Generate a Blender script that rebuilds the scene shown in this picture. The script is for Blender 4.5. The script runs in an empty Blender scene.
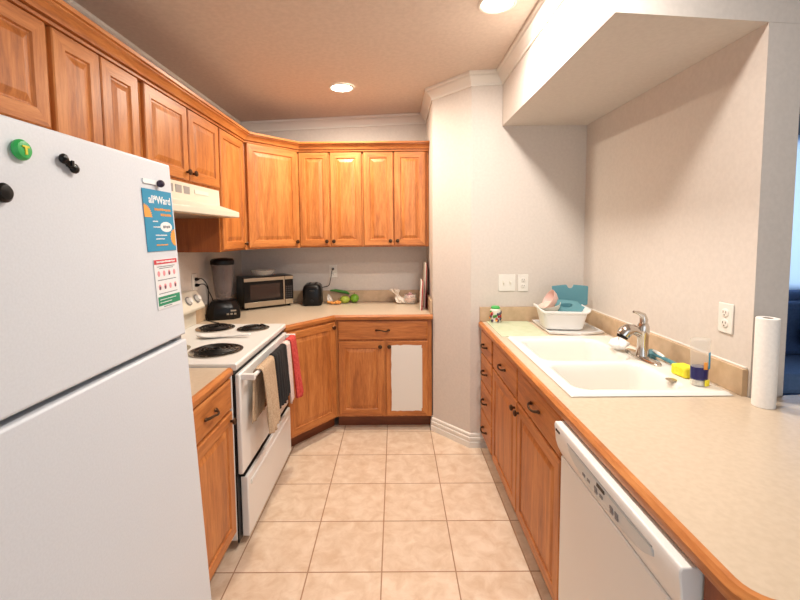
import bpy, bmesh, math, random
from mathutils import Vector, Matrix, Euler
random.seed(7)
PI = math.pi
sc = bpy.context.scene
C = sc.collection

# ------------------------------------------------------------------ camera
cam_d = bpy.data.cameras.new('camera'); cam = bpy.data.objects.new('camera', cam_d); C.objects.link(cam)
f, px, py, pitch, yaw, roll = 417.489, 393.767, 263.744, .071257, -.003836, .008492
_F = Vector((math.sin(yaw)*math.cos(pitch), math.cos(yaw)*math.cos(pitch), -math.sin(pitch)))
_r = Vector((math.cos(yaw), -math.sin(yaw), 0)); _d = _F.cross(_r)
r2 = math.cos(roll)*_r + math.sin(roll)*_d; d2 = -math.sin(roll)*_r + math.cos(roll)*_d
M = Matrix.Identity(4)
for i in range(3):
    M[i][0] = r2[i]; M[i][1] = -d2[i]; M[i][2] = -_F[i]
M[0][3], M[1][3], M[2][3] = 0, 0, 1.53
cam.matrix_world = M
cam_d.sensor_width = 36; cam_d.sensor_fit = 'HORIZONTAL'
cam_d.lens = f/800*36; cam_d.shift_x = (400-px)/800; cam_d.shift_y = (py-300)/800
cam_d.clip_start = .02
sc.camera = cam

# ------------------------------------------------------------------ world, lights, exposure
w = bpy.data.worlds.new('world'); sc.world = w; w.use_nodes = True
bg = w.node_tree.nodes['Background']; bg.inputs[0].default_value = (.84, .92, 1.0, 1); bg.inputs[1].default_value = .75
sc.view_settings.view_transform = 'Standard'; sc.view_settings.look = 'None'
sc.view_settings.gamma = 1; sc.view_settings.use_curve_mapping = False
sc.view_settings.exposure = 0.06
sc.cycles.use_denoising = True
sc.cycles.max_bounces = 8
LAMP = (1.0, .925, .845)
CEIL = 2.613
def zc(x): return 2.527+.040*(min(x, .735)+1.41)   # the kitchen ceiling rises slightly to the right
def area(name, loc, size, power, col, rot=(0, 0, 0), shape='DISK', size_y=None):
    l = bpy.data.lights.new(name, 'AREA'); l.shape = shape; l.size = size; l.energy = power; l.color = col
    if size_y: l.size_y = size_y
    o = bpy.data.objects.new(name, l); C.objects.link(o); o.location = loc; o.rotation_euler = rot
    return o
LAMPS = [(-.37, 3.03, 24, (1.0, .89, .73)), (.485, 2.03, 21, LAMP), (.47, 1.14, 19, LAMP)]
# daylight from the living room side behind the photographer
area('daylight_rear', (.6, -2.3, 1.6), 3.0, 22, (.80, .90, 1.0), (math.radians(90), 0, 0), 'RECTANGLE', 2.0)

# daylight outside the living room window
area('daylight_window', (3.7, 4.6, 1.7), 2.6, 34, (.66, .82, 1.0), (math.radians(-90), 0, 0), 'RECTANGLE', 1.8)

# ------------------------------------------------------------------ materials
def lin(r, g, b):
    return tuple(((c/255)/12.92 if c/255 <= .04045 else ((c/255+.055)/1.055)**2.4) for c in (r, g, b)) + (1,)
def mat(name, col, rough=.5, metal=0, spec=.5, **k):
    m = bpy.data.materials.new(name); m.use_nodes = True
    b = m.node_tree.nodes['Principled BSDF']
    b.inputs['Base Color'].default_value = col; b.inputs['Roughness'].default_value = rough
    b.inputs['Metallic'].default_value = metal; b.inputs['Specular IOR Level'].default_value = spec
    for kk, v in k.items(): b.inputs[kk.replace('_', ' ')].default_value = v
    return m
def noisy(name, c1, c2, scale=8, rough=.5, vec=(1, 1, 1), bump=0, detail=4, lo=.35, hi=.65, metal=0, spec=.5, **k):
    m = mat(name, c1, rough, metal, spec, **k); nt = m.node_tree; N = nt.nodes; L = nt.links; b = N['Principled BSDF']
    tc = N.new('ShaderNodeTexCoord'); mp = N.new('ShaderNodeMapping'); mp.inputs['Scale'].default_value = vec
    n = N.new('ShaderNodeTexNoise'); n.inputs['Scale'].default_value = scale; n.inputs['Detail'].default_value = detail
    r = N.new('ShaderNodeValToRGB'); r.color_ramp.elements[0].position = lo; r.color_ramp.elements[1].position = hi
    r.color_ramp.elements[0].color = c1; r.color_ramp.elements[1].color = c2
    L.new(tc.outputs['Object'], mp.inputs[0]); L.new(mp.outputs[0], n.inputs['Vector']); L.new(n.outputs['Fac'], r.inputs[0]); L.new(r.outputs[0], b.inputs['Base Color'])
    if bump:
        bp = N.new('ShaderNodeBump'); bp.inputs['Strength'].default_value = bump; bp.inputs['Distance'].default_value = .002
        L.new(n.outputs['Fac'], bp.inputs['Height']); L.new(bp.outputs[0], b.inputs['Normal'])
    return m
def wood(name, dark, mid, light, vec, rough=.42):
    m = mat(name, mid, rough, spec=.5); nt = m.node_tree; N = nt.nodes; L = nt.links; b = N['Principled BSDF']
    tc = N.new('ShaderNodeTexCoord'); oi = N.new('ShaderNodeObjectInfo')
    vm = N.new('ShaderNodeVectorMath'); vm.operation = 'SCALE'; vm.inputs[0].default_value = (7, 5, 9)
    ad = N.new('ShaderNodeVectorMath'); ad.operation = 'ADD'
    L.new(oi.outputs['Random'], vm.inputs['Scale']); L.new(tc.outputs['Object'], ad.inputs[0]); L.new(vm.outputs[0], ad.inputs[1])
    mp = N.new('ShaderNodeMapping'); mp.inputs['Scale'].default_value = vec
    L.new(ad.outputs[0], mp.inputs[0])
    n1 = N.new('ShaderNodeTexNoise'); n1.inputs['Scale'].default_value = 5; n1.inputs['Detail'].default_value = 5; n1.inputs['Distortion'].default_value = .8
    n2 = N.new('ShaderNodeTexNoise'); n2.inputs['Scale'].default_value = 34; n2.inputs['Detail'].default_value = 6; n2.inputs['Roughness'].default_value = .7
    L.new(mp.outputs[0], n1.inputs['Vector']); L.new(mp.outputs[0], n2.inputs['Vector'])
    mx = N.new('ShaderNodeMath'); mx.operation = 'MULTIPLY_ADD'; mx.inputs[1].default_value = .55
    L.new(n1.outputs['Fac'], mx.inputs[0])
    m2 = N.new('ShaderNodeMath'); m2.operation = 'MULTIPLY'; m2.inputs[1].default_value = .45; L.new(n2.outputs['Fac'], m2.inputs[0]); L.new(m2.outputs[0], mx.inputs[2])
    r = N.new('ShaderNodeValToRGB'); e = r.color_ramp.elements
    e[0].position = .36; e[0].color = dark; e[1].position = .62; e[1].color = light
    x = e.new(.49); x.color = mid
    L.new(mx.outputs[0], r.inputs[0]); L.new(r.outputs[0], b.inputs['Base Color'])
    bp = N.new('ShaderNodeBump'); bp.inputs['Strength'].default_value = .12; bp.inputs['Distance'].default_value = .001
    L.new(n2.outputs['Fac'], bp.inputs['Height']); L.new(bp.outputs[0], b.inputs['Normal'])
    return m
WD, WM, WL = lin(154, 88, 40), lin(186, 113, 54), lin(204, 134, 72)
M_wv = wood('oak_grain_upright', WD, WM, WL, (3.2, 3.2, .35))
M_wh = wood('oak_grain_level', WD, WM, WL, (.35, .35, 3.6))
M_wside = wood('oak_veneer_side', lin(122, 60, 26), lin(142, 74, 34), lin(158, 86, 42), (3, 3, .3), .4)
M_wtoe = wood('oak_toe_board', lin(95, 48, 24), lin(120, 64, 32), lin(135, 76, 40), (.4, .4, 3), .5)
M_wall = noisy('wall_paint', lin(208, 199, 190), lin(213, 204, 195), 60, .75, bump=.05)
M_wall_edge = mat('wall_paint_edge', lin(208, 199, 190), .75)
M_ceil = noisy('ceiling_bounce_tint', lin(206, 190, 176), lin(214, 198, 184), 45, .9, bump=.3)  # warm beige puts bounced light from wood and floor into the ceiling colour
M_trim = mat('trim_paint', lin(228, 224, 216), .45)
M_lam = noisy('beige_laminate', lin(200, 181, 157), lin(207, 189, 166), 60, .28, bump=0, detail=8)
M_splash = noisy('backsplash_laminate', lin(188, 160, 128), lin(204, 176, 144), 18, .4, detail=8)
M_white = mat('white_enamel', lin(232, 231, 228), .28)
M_fridge = noisy('fridge_enamel', lin(214, 218, 224), lin(218, 222, 228), 220, .38, bump=.07, detail=2)
M_fside = mat('fridge_side', lin(205, 206, 208), .5)
M_gap = mat('dark_gasket', lin(38, 34, 34), .7)
M_black = mat('black_plastic', lin(9, 8, 9), .3, spec=.3)
M_blackm = mat('black_coil', lin(24, 22, 22), .45, .3)
M_chrome = mat('chrome', lin(205, 198, 190), .14, 1)
M_steel = mat('brushed_steel', lin(190, 178, 160), .32, 1)
M_bronze = mat('antique_bronze', lin(84, 62, 46), .36, .9)
M_ivory = mat('ivory_enamel', lin(222, 216, 200), .35)
M_sink = mat('white_sink_enamel', lin(236, 234, 226), .14)
M_glass = mat('clear_plastic', (1, 1, 1, 1), .04, Transmission_Weight=1.0, IOR=1.3)
M_clear = mat('clear_thin_plastic', lin(225, 220, 210), .06, Alpha=.28)
M_glassd = mat('dark_door_glass', lin(26, 23, 24), .12)
M_greyv = mat('grey_vent', lin(150, 148, 146), .6)
M_teal = mat('teal_plastic', lin(84, 138, 150), .45)
M_teal2 = mat('pale_teal_plastic', lin(108, 162, 172), .45)
M_pink = mat('pink_plastic', lin(226, 190, 180), .45)
M_offw = mat('offwhite_plastic', lin(226, 220, 206), .4)
M_green = mat('green_skin', lin(122, 176, 50), .35)
M_leaf = mat('leaf_green', lin(64, 132, 48), .5)
M_yellow = noisy('yellow_sponge', lin(232, 214, 40), lin(246, 232, 70), 90, .9, bump=.6)
M_darkblue = mat('dark_blue_soap', lin(26, 26, 92), .15)
M_bluesofa = noisy('blue_upholstery', lin(70, 96, 140), lin(78, 106, 152), 60, .9, bump=.3)
M_bluelight = noisy('light_blue_upholstery', lin(124, 160, 212), lin(132, 168, 220), 60, .9)
M_paper = noisy('paper_towel', lin(236, 232, 226), lin(242, 238, 232), 90, .9, bump=.4)
M_sheet = mat('paper_sheet', lin(230, 230, 230), .6)
M_tan = noisy('tan_terry', lin(176, 150, 122), lin(196, 172, 144), 120, .95, bump=.7)
M_blk_cloth = noisy('black_terry', lin(20, 20, 22), lin(30, 30, 33), 120, .95, bump=.5)
M_pinkc = noisy('pale_pink_cloth', lin(214, 190, 184), lin(226, 206, 200), 60, .95, bump=.5)
M_red = noisy('red_cloth', lin(186, 60, 56), lin(206, 82, 74), 60, .95, bump=.5)
M_redp = mat('red_plastic', lin(170, 30, 44), .4)
M_orange = mat('orange_print', lin(238, 160, 70), .6)
M_bluep = mat('blue_print', lin(38, 142, 180), .55)
M_wprint = mat('white_print', lin(240, 240, 238), .6)
M_gprint = mat('green_print', lin(40, 140, 100), .6)
M_rprint = mat('red_print', lin(205, 60, 70), .6)
M_pprint = mat('pink_print', lin(230, 150, 155), .6)
M_dprint = mat('dark_print', lin(70, 66, 80), .6)
M_grey = mat('grey_print', lin(130, 132, 136), .5)
M_panelg = mat('control_strip', lin(206, 212, 214), .3)
M_mat_green = noisy('pale_green_glass', lin(196, 208, 176), lin(206, 216, 188), 20, .25)
M_plasticbag = mat('plastic_bag', lin(236, 230, 222), .2, Alpha=.75)
M_orangef = noisy('orange_food', lin(214, 130, 50), lin(234, 170, 90), 60, .6)

def floor_mat():
    m = mat('floor_tile', lin(220, 195, 168), .32); nt = m.node_tree; N = nt.nodes; L = nt.links; b = N['Principled BSDF']
    tc = N.new('ShaderNodeTexCoord'); mp = N.new('ShaderNodeMapping')
    s = .33640; mp.inputs['Location'].default_value = (.7461+10*s, -1.1177+10*s, 0)
    L.new(tc.outputs['Object'], mp.inputs[0])
    br = N.new('ShaderNodeTexBrick'); br.offset = 0; br.squash = 1
    br.inputs['Scale'].default_value = 1; br.inputs['Brick Width'].default_value = s; br.inputs['Row Height'].default_value = s
    br.inputs['Mortar Size'].default_value = .0032; br.inputs['Mortar Smooth'].default_value = .2
    br.inputs['Color1'].default_value = (0.94, .94, .94, 1); br.inputs['Color2'].default_value = (1, 1, 1, 1); br.inputs['Mortar'].default_value = (0, 0, 0, 1)
    L.new(mp.outputs[0], br.inputs['Vector'])
    n = N.new('ShaderNodeTexNoise'); n.inputs['Scale'].default_value = 13; n.inputs['Detail'].default_value = 8; n.inputs['Roughness'].default_value = .62; n.inputs['Distortion'].default_value = .5
    L.new(mp.outputs[0], n.inputs['Vector'])
    r = N.new('ShaderNodeValToRGB'); e = r.color_ramp.elements; e[0].position = .34; e[0].color = lin(214, 186, 158); e[1].position = .66; e[1].color = lin(234, 214, 192)
    L.new(n.outputs['Fac'], r.inputs[0])
    mul = N.new('ShaderNodeMixRGB'); mul.blend_type = 'MULTIPLY'; mul.inputs[0].default_value = 1
    L.new(r.outputs[0], mul.inputs[1]); L.new(br.outputs['Color'], mul.inputs[2])
    mx = N.new('ShaderNodeMixRGB'); L.new(br.outputs['Fac'], mx.inputs[0]); L.new(mul.outputs[0], mx.inputs[1]); mx.inputs[2].default_value = lin(170, 132, 104)
    L.new(mx.outputs[0], b.inputs['Base Color'])
    bp = N.new('ShaderNodeBump'); bp.invert = True; bp.inputs['Strength'].default_value = .5; bp.inputs['Distance'].default_value = .003
    L.new(br.outputs['Fac'], bp.inputs['Height']); L.new(bp.outputs[0], b.inputs['Normal'])
    return m
M_floor = floor_mat()
def emis(name, col, s):
    m = bpy.data.materials.new(name); m.use_nodes = True; nt = m.node_tree; nt.nodes.clear()
    e = nt.nodes.new('ShaderNodeEmission'); e.inputs[0].default_value = col; e.inputs[1].default_value = s
    o = nt.nodes.new('ShaderNodeOutputMaterial'); nt.links.new(e.outputs[0], o.inputs[0]); return m
M_lamp = emis('lamp_glow', (1, .9, .76, 1), 14)

# ------------------------------------------------------------------ mesh helpers
class MB:
    def __init__(s): s.b = bmesh.new(); s.mi = 0
    def face(s, vs, smooth=False):
        try: fc = s.b.faces.new(vs)
        except ValueError: return None
        fc.material_index = s.mi; return fc
    def box(s, x0, x1, y0, y1, z0, z1, bev=0):
        if x0 > x1: x0, x1 = x1, x0
        if y0 > y1: y0, y1 = y1, y0
        if z0 > z1: z0, z1 = z1, z0
        v = [s.b.verts.new((x, y, z)) for x in (x0, x1) for y in (y0, y1) for z in (z0, z1)]
        fs = [s.face([v[i] for i in q]) for q in ((0, 1, 3, 2), (4, 6, 7, 5), (0, 4, 5, 1), (2, 3, 7, 6), (0, 2, 6, 4), (1, 5, 7, 3))]
        if bev:
            es = list({e for fc in fs for e in fc.edges})
            r = bmesh.ops.bevel(s.b, geom=es, offset=bev, segments=2, affect='EDGES', profile=.5)
            for fc in r['faces']: fc.material_index = s.mi
        return s
    def ring(s, pts): return [s.b.verts.new(p) for p in pts]
    def loft(s, rings, cap0=True, cap1=True, closed=True, mats=None):
        R = [s.ring(r) for r in rings]
        for k in range(len(R)-1):
            a, b = R[k], R[k+1]; n = len(a)
            for i in range(n if closed else n-1):
                fc = s.face([a[i], a[(i+1) % n], b[(i+1) % n], b[i]])
                if fc and mats: fc.material_index = mats(k, i)
        if cap0: s.face(R[0][::-1])
        if cap1: s.face(R[-1])
        return s
    def prism(s, poly, z0, z1):
        return s.loft([[(x, y, z0) for x, y in poly], [(x, y, z1) for x, y in poly]])
    def prismy(s, poly, y0, y1):   # poly in x,z extruded along y
        return s.loft([[(x, y0, z) for x, z in poly], [(x, y1, z) for x, z in poly]])
    def lathe(s, prof, c=(0, 0, 0), seg=24, axis='z', cap0=True, cap1=True, sy=1.0):
        rings = []
        for r, h in prof:
            ring = []
            for i in range(seg):
                a = 2*PI*i/seg; x, y = r*math.cos(a), r*math.sin(a)*sy
                p = (x, y, h) if axis == 'z' else ((h, x, y) if axis == 'x' else (x, h, y))
                ring.append((p[0]+c[0], p[1]+c[1], p[2]+c[2]))
            rings.append(ring)
        return s.loft(rings, cap0, cap1)
    def tube(s, pts, r, seg=8, closed=False, radii=None):
        pts = [Vector(p) for p in pts]; n = len(pts); rings = []; up = None
        for i, p in enumerate(pts):
            if closed: t = pts[(i+1) % n]-pts[i-1]
            else: t = pts[min(i+1, n-1)]-pts[max(i-1, 0)]
            if t.length < 1e-9: t = Vector((0, 0, 1))
            t.normalize()
            if up is None:
                up = Vector((0, 0, 1)) if abs(t.z) < .9 else Vector((1, 0, 0))
            a = (up - t*up.dot(t)); a.normalize(); up = a; b = t.cross(a)
            rr = radii[i] if radii else r
            rings.append([tuple(p+(a*math.cos(2*PI*k/seg)+b*math.sin(2*PI*k/seg))*rr) for k in range(seg)])
        if closed: rings.append(rings[0]); return s.loft(rings, False, False)
        return s.loft(rings)
    def cyl(s, p0, p1, r, r1=None, seg=20):
        return s.tube([p0, p1], r, seg, radii=[r, r if r1 is None else r1])
    def grid(s, fn, nu, nv):
        V = [[s.b.verts.new(fn(i/nu, j/nv)) for j in range(nv+1)] for i in range(nu+1)]
        for i in range(nu):
            for j in range(nv): s.face([V[i][j], V[i+1][j], V[i+1][j+1], V[i][j+1]])
        return s
    def sphere(s, c, r, seg=20, rings=12, sx=1, sy=1, sz=1):
        prof = []
        R = []
        for k in range(1, rings):
            a = PI*k/rings
            R.append([(c[0]+sx*r*math.sin(a)*math.cos(2*PI*i/seg), c[1]+sy*r*math.sin(a)*math.sin(2*PI*i/seg), c[2]-sz*r*math.cos(a)) for i in range(seg)])
        return s.loft(R)
    def build(s, name, mats, parent=None, bevel=0, smooth=True, solid=0, subsurf=0, angle=35, weld=False):
        if weld: bmesh.ops.remove_doubles(s.b, verts=s.b.verts, dist=1e-5)
        bmesh.ops.recalc_face_normals(s.b, faces=s.b.faces)
        me = bpy.data.meshes.new(name); s.b.to_mesh(me); s.b.free()
        for m in (mats if isinstance(mats, (list, tuple)) else [mats]): me.materials.append(m)
        if smooth:
            me.polygons.foreach_set('use_smooth', [True]*len(me.polygons)); me.set_sharp_from_angle(angle=math.radians(angle))
        o = bpy.data.objects.new(name, me); C.objects.link(o)
        if parent: o.parent = parent
        if bevel:
            md = o.modifiers.new('bevel', 'BEVEL'); md.width = bevel; md.segments = 2; md.limit_method = 'ANGLE'; md.angle_limit = math.radians(40); md.harden_normals = False
        if solid:
            md = o.modifiers.new('solid', 'SOLIDIFY'); md.thickness = solid; md.offset = 0
        if subsurf:
            md = o.modifiers.new('sub', 'SUBSURF'); md.levels = subsurf; md.render_levels = subsurf
        return o
def tag(o, label, cat, group=None):
    o['label'] = label; o['category'] = cat
    if group: o['group'] = group
    return o
def thing(name, label, cat, loc=(0, 0, 0), rz=0, group=None, rot=None):
    o = bpy.data.objects.new(name, None); C.objects.link(o); o.location = loc
    o.rotation_euler = rot if rot else (0, 0, rz); o.empty_display_size = .05
    return tag(o, label, cat, group)
def struct(o, label=None):
    o['kind'] = 'structure'
    if label: o['label'] = label
    return o
def text(name, s, size, parent, loc, rot, m, ext=.0003, align='CENTER', sx=1):
    c = bpy.data.curves.new(name, 'FONT'); c.body = s; c.size = size; c.extrude = ext; c.align_x = align; c.align_y = 'CENTER'
    c.materials.append(m); c.offset = size*.018; o = bpy.data.objects.new(name, c); C.objects.link(o); o.parent = parent; o.location = loc; o.rotation_euler = rot; me = o.to_mesh().copy(); bpy.data.objects.remove(o)
    for p_ in me.polygons: p_.material_index = 0
    if not me.materials: me.materials.append(m)
    o = bpy.data.objects.new(name, me); C.objects.link(o); o.parent = parent; o.location = loc; o.rotation_euler = rot
    return o
def sweep(mb, path, prof, closed=False):
    """path: (x,y) polyline; prof: (offset to the left of travel, z). mitred"""
    n = len(path); P = [Vector((a, b)) for a, b in path]; rings = []
    for i in range(n):
        d0 = (P[i]-P[i-1]).normalized() if i > 0 else (P[1]-P[0]).normalized()
        d1 = (P[i+1]-P[i]).normalized() if i < n-1 else d0
        n0 = Vector((-d0.y, d0.x)); n1 = Vector((-d1.y, d1.x)); m = n0+n1; m = m/(m.dot(n0)) if m.length > 1e-6 else n0
        rings.append([(P[i].x+m.x*o, P[i].y+m.y*o, z) for o, z in prof])
    mb.loft(rings); return mb

# ------------------------------------------------------------------ the setting
struct(MB().box(-1.55, 5.2, -2.6, 4.15, -.1, 0).build('floor', M_floor, smooth=False))
struct(MB().prismy([(-1.55, zc(-1.55)), (.735, CEIL), (5.3, CEIL), (5.3, CEIL+.1), (-1.55, CEIL+.1)], -2.6, 4.15).build('ceiling', M_ceil, smooth=False))
struct(MB().box(-1.55, -1.41, -2.6, 3.81, 0, CEIL).build('wall_left', M_wall, smooth=False))
struct(MB().box(-1.55, .30, 3.81, 3.95, 0, CEIL).build('wall_back', M_wall, smooth=False))
XC = .284
part_poly = [(XC, 3.95), (XC, 3.165), (.525, 2.90), (1.45, 2.90), (1.45, 3.95)]
struct(MB().prism(part_poly, 0, CEIL).build('wall_partition', M_wall, smooth=False))
struct(MB().prism([(1.31, 2.90), (1.31, 1.5158), (1.45, 1.533), (1.45, 2.90)], 0, 2.2555).build('wall_right', M_wall, smooth=False))
struct(MB().prism([(.735, 2.90), (.735, 1.44), (1.45, 1.533), (1.45, 2.90)], 2.256, CEIL).build('wall_soffit', M_wall, smooth=False))
# half wall under the bar, end of the run
struct(MB().box(1.42, 2.4, .70, .80, 0, .872).build('wall_bar', M_wall, smooth=False))
# living room beyond: far wall with a big window
WX0, WX1, WZ0, WZ1 = 2.55, 4.9, .95, 2.40
wl = MB(); wl.box(1.42, WX0, 4.0, 4.12, 0, CEIL); wl.box(WX1, 5.2, 4.0, 4.12, 0, CEIL); wl.box(WX0, WX1, 4.0, 4.12, 0, WZ0); wl.box(WX0, WX1, 4.0, 4.12, WZ1, CEIL)
M_lr = mat('living_room_paint', lin(120, 134, 152), .8)
struct(wl.build('wall_living', M_lr, smooth=False))
struct(MB().box(5.2, 5.3, -2.6, 4.12, 0, CEIL).build('wall_far_right', M_lr, smooth=False))
win = MB()
for x0, x1, z0, z1 in ((WX0, WX0+.05, WZ0, WZ1), (WX1-.05, WX1, WZ0, WZ1), (WX0+.05, WX1-.05, WZ0, WZ0+.05), (WX0+.05, WX1-.05, WZ1-.05, WZ1), (4.62, 4.66, WZ0+.05, WZ1-.05)):
    win.box(x0, x1, 4.02, 4.08, z0, z1)
wf = struct(win.build('window_1', M_trim, bevel=.004), 'wide window of the living room')
M_sheer = mat('sheer_blind', lin(150, 190, 235), .8, Transmission_Weight=0.0)
nt = M_sheer.node_tree; tr = nt.nodes.new('ShaderNodeBsdfTranslucent'); tr.inputs[0].default_value = lin(226, 236, 246); mx = nt.nodes.new('ShaderNodeMixShader'); mx.inputs[0].default_value = .75
nt.links.new(nt.nodes['Principled BSDF'].outputs[0], mx.inputs[1]); nt.links.new(tr.outputs[0], mx.inputs[2]); nt.links.new(mx.outputs[0], nt.nodes['Material Output'].inputs[0])
bl = MB(); bl.box(WX0+.02, WX1-.02, 3.975, 3.977, WZ0-.05, WZ1+.02)
bl.build('blind', M_sheer, wf, smooth=False)
# crown moulding of the room
CP = [(0, 2.500), (.010, 2.500), (.012, 2.508), (.006, 2.511), (.012, 2.520), (.022, 2.534), (.034, 2.547), (.044, 2.556), (.038, 2.559), (.048, 2.563), (.056, 2.570), (.056, 2.5845), (0, 2.5845)]
def neg(p): return [(-o, z) for o, z in p]
CP = [(o, z-2.585) for o, z in CP]
cr = MB(); sweep(cr, [(-1.41, -2.5), (-1.41, 3.81), (XC, 3.81), (XC, 3.165), (.525, 2.90), (.735, 2.90), (.735, 1.44)], neg(CP))
for v_ in cr.b.verts: v_.co.z += zc(v_.co.x)
struct(cr.build('trim_1', M_trim, angle=16), 'white crown moulding round the kitchen ceiling')
BP_ = [(0, 0), (.018, 0), (.018, .040), (.012, .044), (.012, .049), (.016, .053), (.016, .072), (.008, .077), (.008, .082), (.011, .086), (.009, .098), (0, .104)]
bb = MB(); sweep(bb, [(XC, 3.20), (XC, 3.165), (.525, 2.90), (.66, 2.90)], neg(BP_))
struct(bb.build('baseboard_right', M_trim, angle=16))

# recessed ceiling lamps
for i, (lx, ly, pw, lc) in enumerate(LAMPS):
    lab = ['round recessed ceiling lamp nearer the back wall, smaller in view', 'round recessed ceiling lamp beside the soffit, at the top edge', 'round recessed ceiling lamp between the dishwasher and the refrigerator, nearest the camera'][i]
    t = thing('recessed_lamp', lab, 'ceiling lamp', (lx, ly, zc(lx)-.0035), group='recessed ceiling lamps')
    MB().lathe([(.088, -.0005), (.088, -.004), (.082, -.008), (.074, -.006), (.072, -.0005)], cap0=False, cap1=False, seg=40).build('trim_ring', M_trim, t)
    MB().lathe([(.073, -.003), (.06, -.0045), (.01, -.006)], seg=40, cap0=False).build('diffuser', M_lamp, t)
    l = bpy.data.lights.new('recessed_light', 'AREA'); l.shape = 'DISK'; l.size = .14; l.energy = pw; l.color = lc
    o = bpy.data.objects.new('recessed_light', l); C.objects.link(o); o.location = (lx, ly, zc(lx)-.016)

# ------------------------------------------------------------------ cabinet builders (local: x along front, y into cabinet, z up)
def rect(x0, x1, z0, z1, y, ins): return [(x0+ins, y, z0+ins), (x1-ins, y, z0+ins), (x1-ins, y, z1-ins), (x0+ins, y, z1-ins)]
def door(parent, x0, x1, z0, z1, name='cabinet_door', fw=.052, t=.019, knob=None, knob_z=None):
    mb = MB(); rs = [(0, 0), (-t+.004, 0), (-t, .004), (-t, fw), (-t+.007, fw+.004), (-t+.007, fw+.010), (-t+.001, fw+.030), (-t, fw+.034)]
    mb.loft([rect(x0, x1, z0, z1, y, ins) for y, ins in rs], mats=lambda k, i: 1 if (k == 2 and i in (0, 2)) else 0)
    o = mb.build(name, [M_wv, M_wh], parent, smooth=False)
    if knob is not None: add_knob(o, knob, -t, knob_z)
    return o
def add_knob(parent, x, y, z):
    MB().lathe([(.006, .0), (.006, -.010), (.014, -.014), (.016, -.020), (.013, -.025), (.005, -.0275)], (x, y, z), 16, 'y').build('knob', M_bronze, parent)
def add_pull(parent, x, y, z, w=.092):
    mb = MB(); n = 14; pts = []; rad = []
    for i in range(n+1):
        u = i/n; pts.append((x+(u-.5)*w, y-.006-.024*math.sin(PI*u)**.6, z+.004*math.sin(2*PI*u))); rad.append(  .0045+.0026*abs(2*u-1)**2+.0012*math.exp(-((u-.5)/.08)**2))
    mb.tube(pts, .004, 8, radii=rad)
    for sx in (-1, 1): mb.sphere((x+sx*w/2, y-.006, z), .008, 10, 6, sx=1.6, sy=.75)
    mb.build('pull_handle', M_bronze, parent)
def drawer(parent, x0, x1, z0, z1, t=.019):
    mb = MB(); mb.loft([rect(x0, x1, z0, z1, y, ins) for y, ins in ((0, 0), (-t+.006, 0), (-t+.002, .003), (-t, .010))])
    o = mb.build('drawer_front', M_wh, parent, smooth=False)
    add_pull(o, (x0+x1)/2, -t, (z0+z1)/2)
    return o
def cabinet(name, label, loc, rz, W, D, z0, z1, group, toe=False, body_top=None):
    t = thing(name, label, 'cabinet', loc, rz, group)
    mb = MB(); bt = body_top or z1
    mb.mi = 0; mb.box(0, W, .004, D, z0, bt)
    if body_top: mb.box(0, W, .004, .022, bt, z1)
    mb.build('cabinet_box', M_wside, t, smooth=False)
    ff = MB()   # face frame
    ff.box(0, W, -.001, .0035, z0+.001, z1-.0005)
    ff.build('face_frame', M_wv, t, smooth=False)
    if toe:
        MB().box(.0, W, .075, .09, 0, z0-.001).build('toe_board', M_wtoe, t, smooth=False)
    return t

# ------------------------------------------------------------------ upper cabinets
G_U = 'oak wall cabinets'
UX = -1.118; UB, UT = 1.423, 2.222
rzL = PI/2
c = cabinet('wall_cabinet', 'oak wall cabinet above the refrigerator, leftmost, at the top left edge', (UX, .60, 0), rzL, .775, .288, 1.86, UT, G_U)
door(c, .012, .385, 1.875, 2.205); door(c, .395, .765, 1.875, 2.205)
c = cabinet('wall_cabinet', 'tall oak wall cabinet with two narrow doors, partly behind the refrigerator top', (UX, 1.378, 0), rzL, .487, .288, UB, UT, G_U)
door(c, .010, .228, UB+.012, 2.205, knob=.205, knob_z=UB+.05); door(c, .234, .462, UB+.012, 2.205, knob=.258, knob_z=UB+.05)
c = cabinet('wall_cabinet', 'short oak wall cabinet with two doors directly above the range hood', (UX, 1.868, 0), rzL, .794, .288, 1.812, UT, G_U)
door(c, .014, .392, 1.825, 2.205, knob=.366, knob_z=1.866)
d = door(c, .405, .782, 1.825, 2.205, knob=.433, knob_z=1.866)
c = cabinet('wall_cabinet', 'narrow oak wall cabinet between the range hood and the corner cabinet', (UX, 2.665, 0), rzL, .425, .288, UB, UT, G_U)
door(c, .012, .415, UB+.012, 2.205, knob=.390, knob_z=UB+.045)
# corner cabinet
cp0, cp1 = Vector((UX, 3.094)), Vector((-.795, 3.49))
ang = math.atan2((cp1-cp0).y, (cp1-cp0).x); Wd = (cp1-cp0).length
t = thing('wall_cabinet', 'oak corner wall cabinet set at an angle above the blender and microwave', 'cabinet', (cp0.x, cp0.y, 0), ang, G_U)
def to_local(pts, o, a):
    r = []
    for x, y in pts:
        dx, dy = x-o[0], y-o[1]; r.append((dx*math.cos(a)+dy*math.sin(a), -dx*math.sin(a)+dy*math.cos(a)))
    return r
MB().prism(to_local([(cp0.x-.0, cp0.y+.002), (cp1.x-.002, cp1.y), (-.797, 3.805), (-1.406, 3.805), (-1.406, cp0.y+.002)], cp0, ang), UB, UT).build('cabinet_box', M_wside, t, smooth=False)
MB().box(0.004, Wd-.004, -.006, -.001, UB, UT).build('face_frame', M_wv, t, smooth=False)
MB_d = door(t, .028, Wd-.03, UB+.012, 2.205, knob=Wd-.055, knob_z=UB+.05)
MB_d.location.y = -.006
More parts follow.
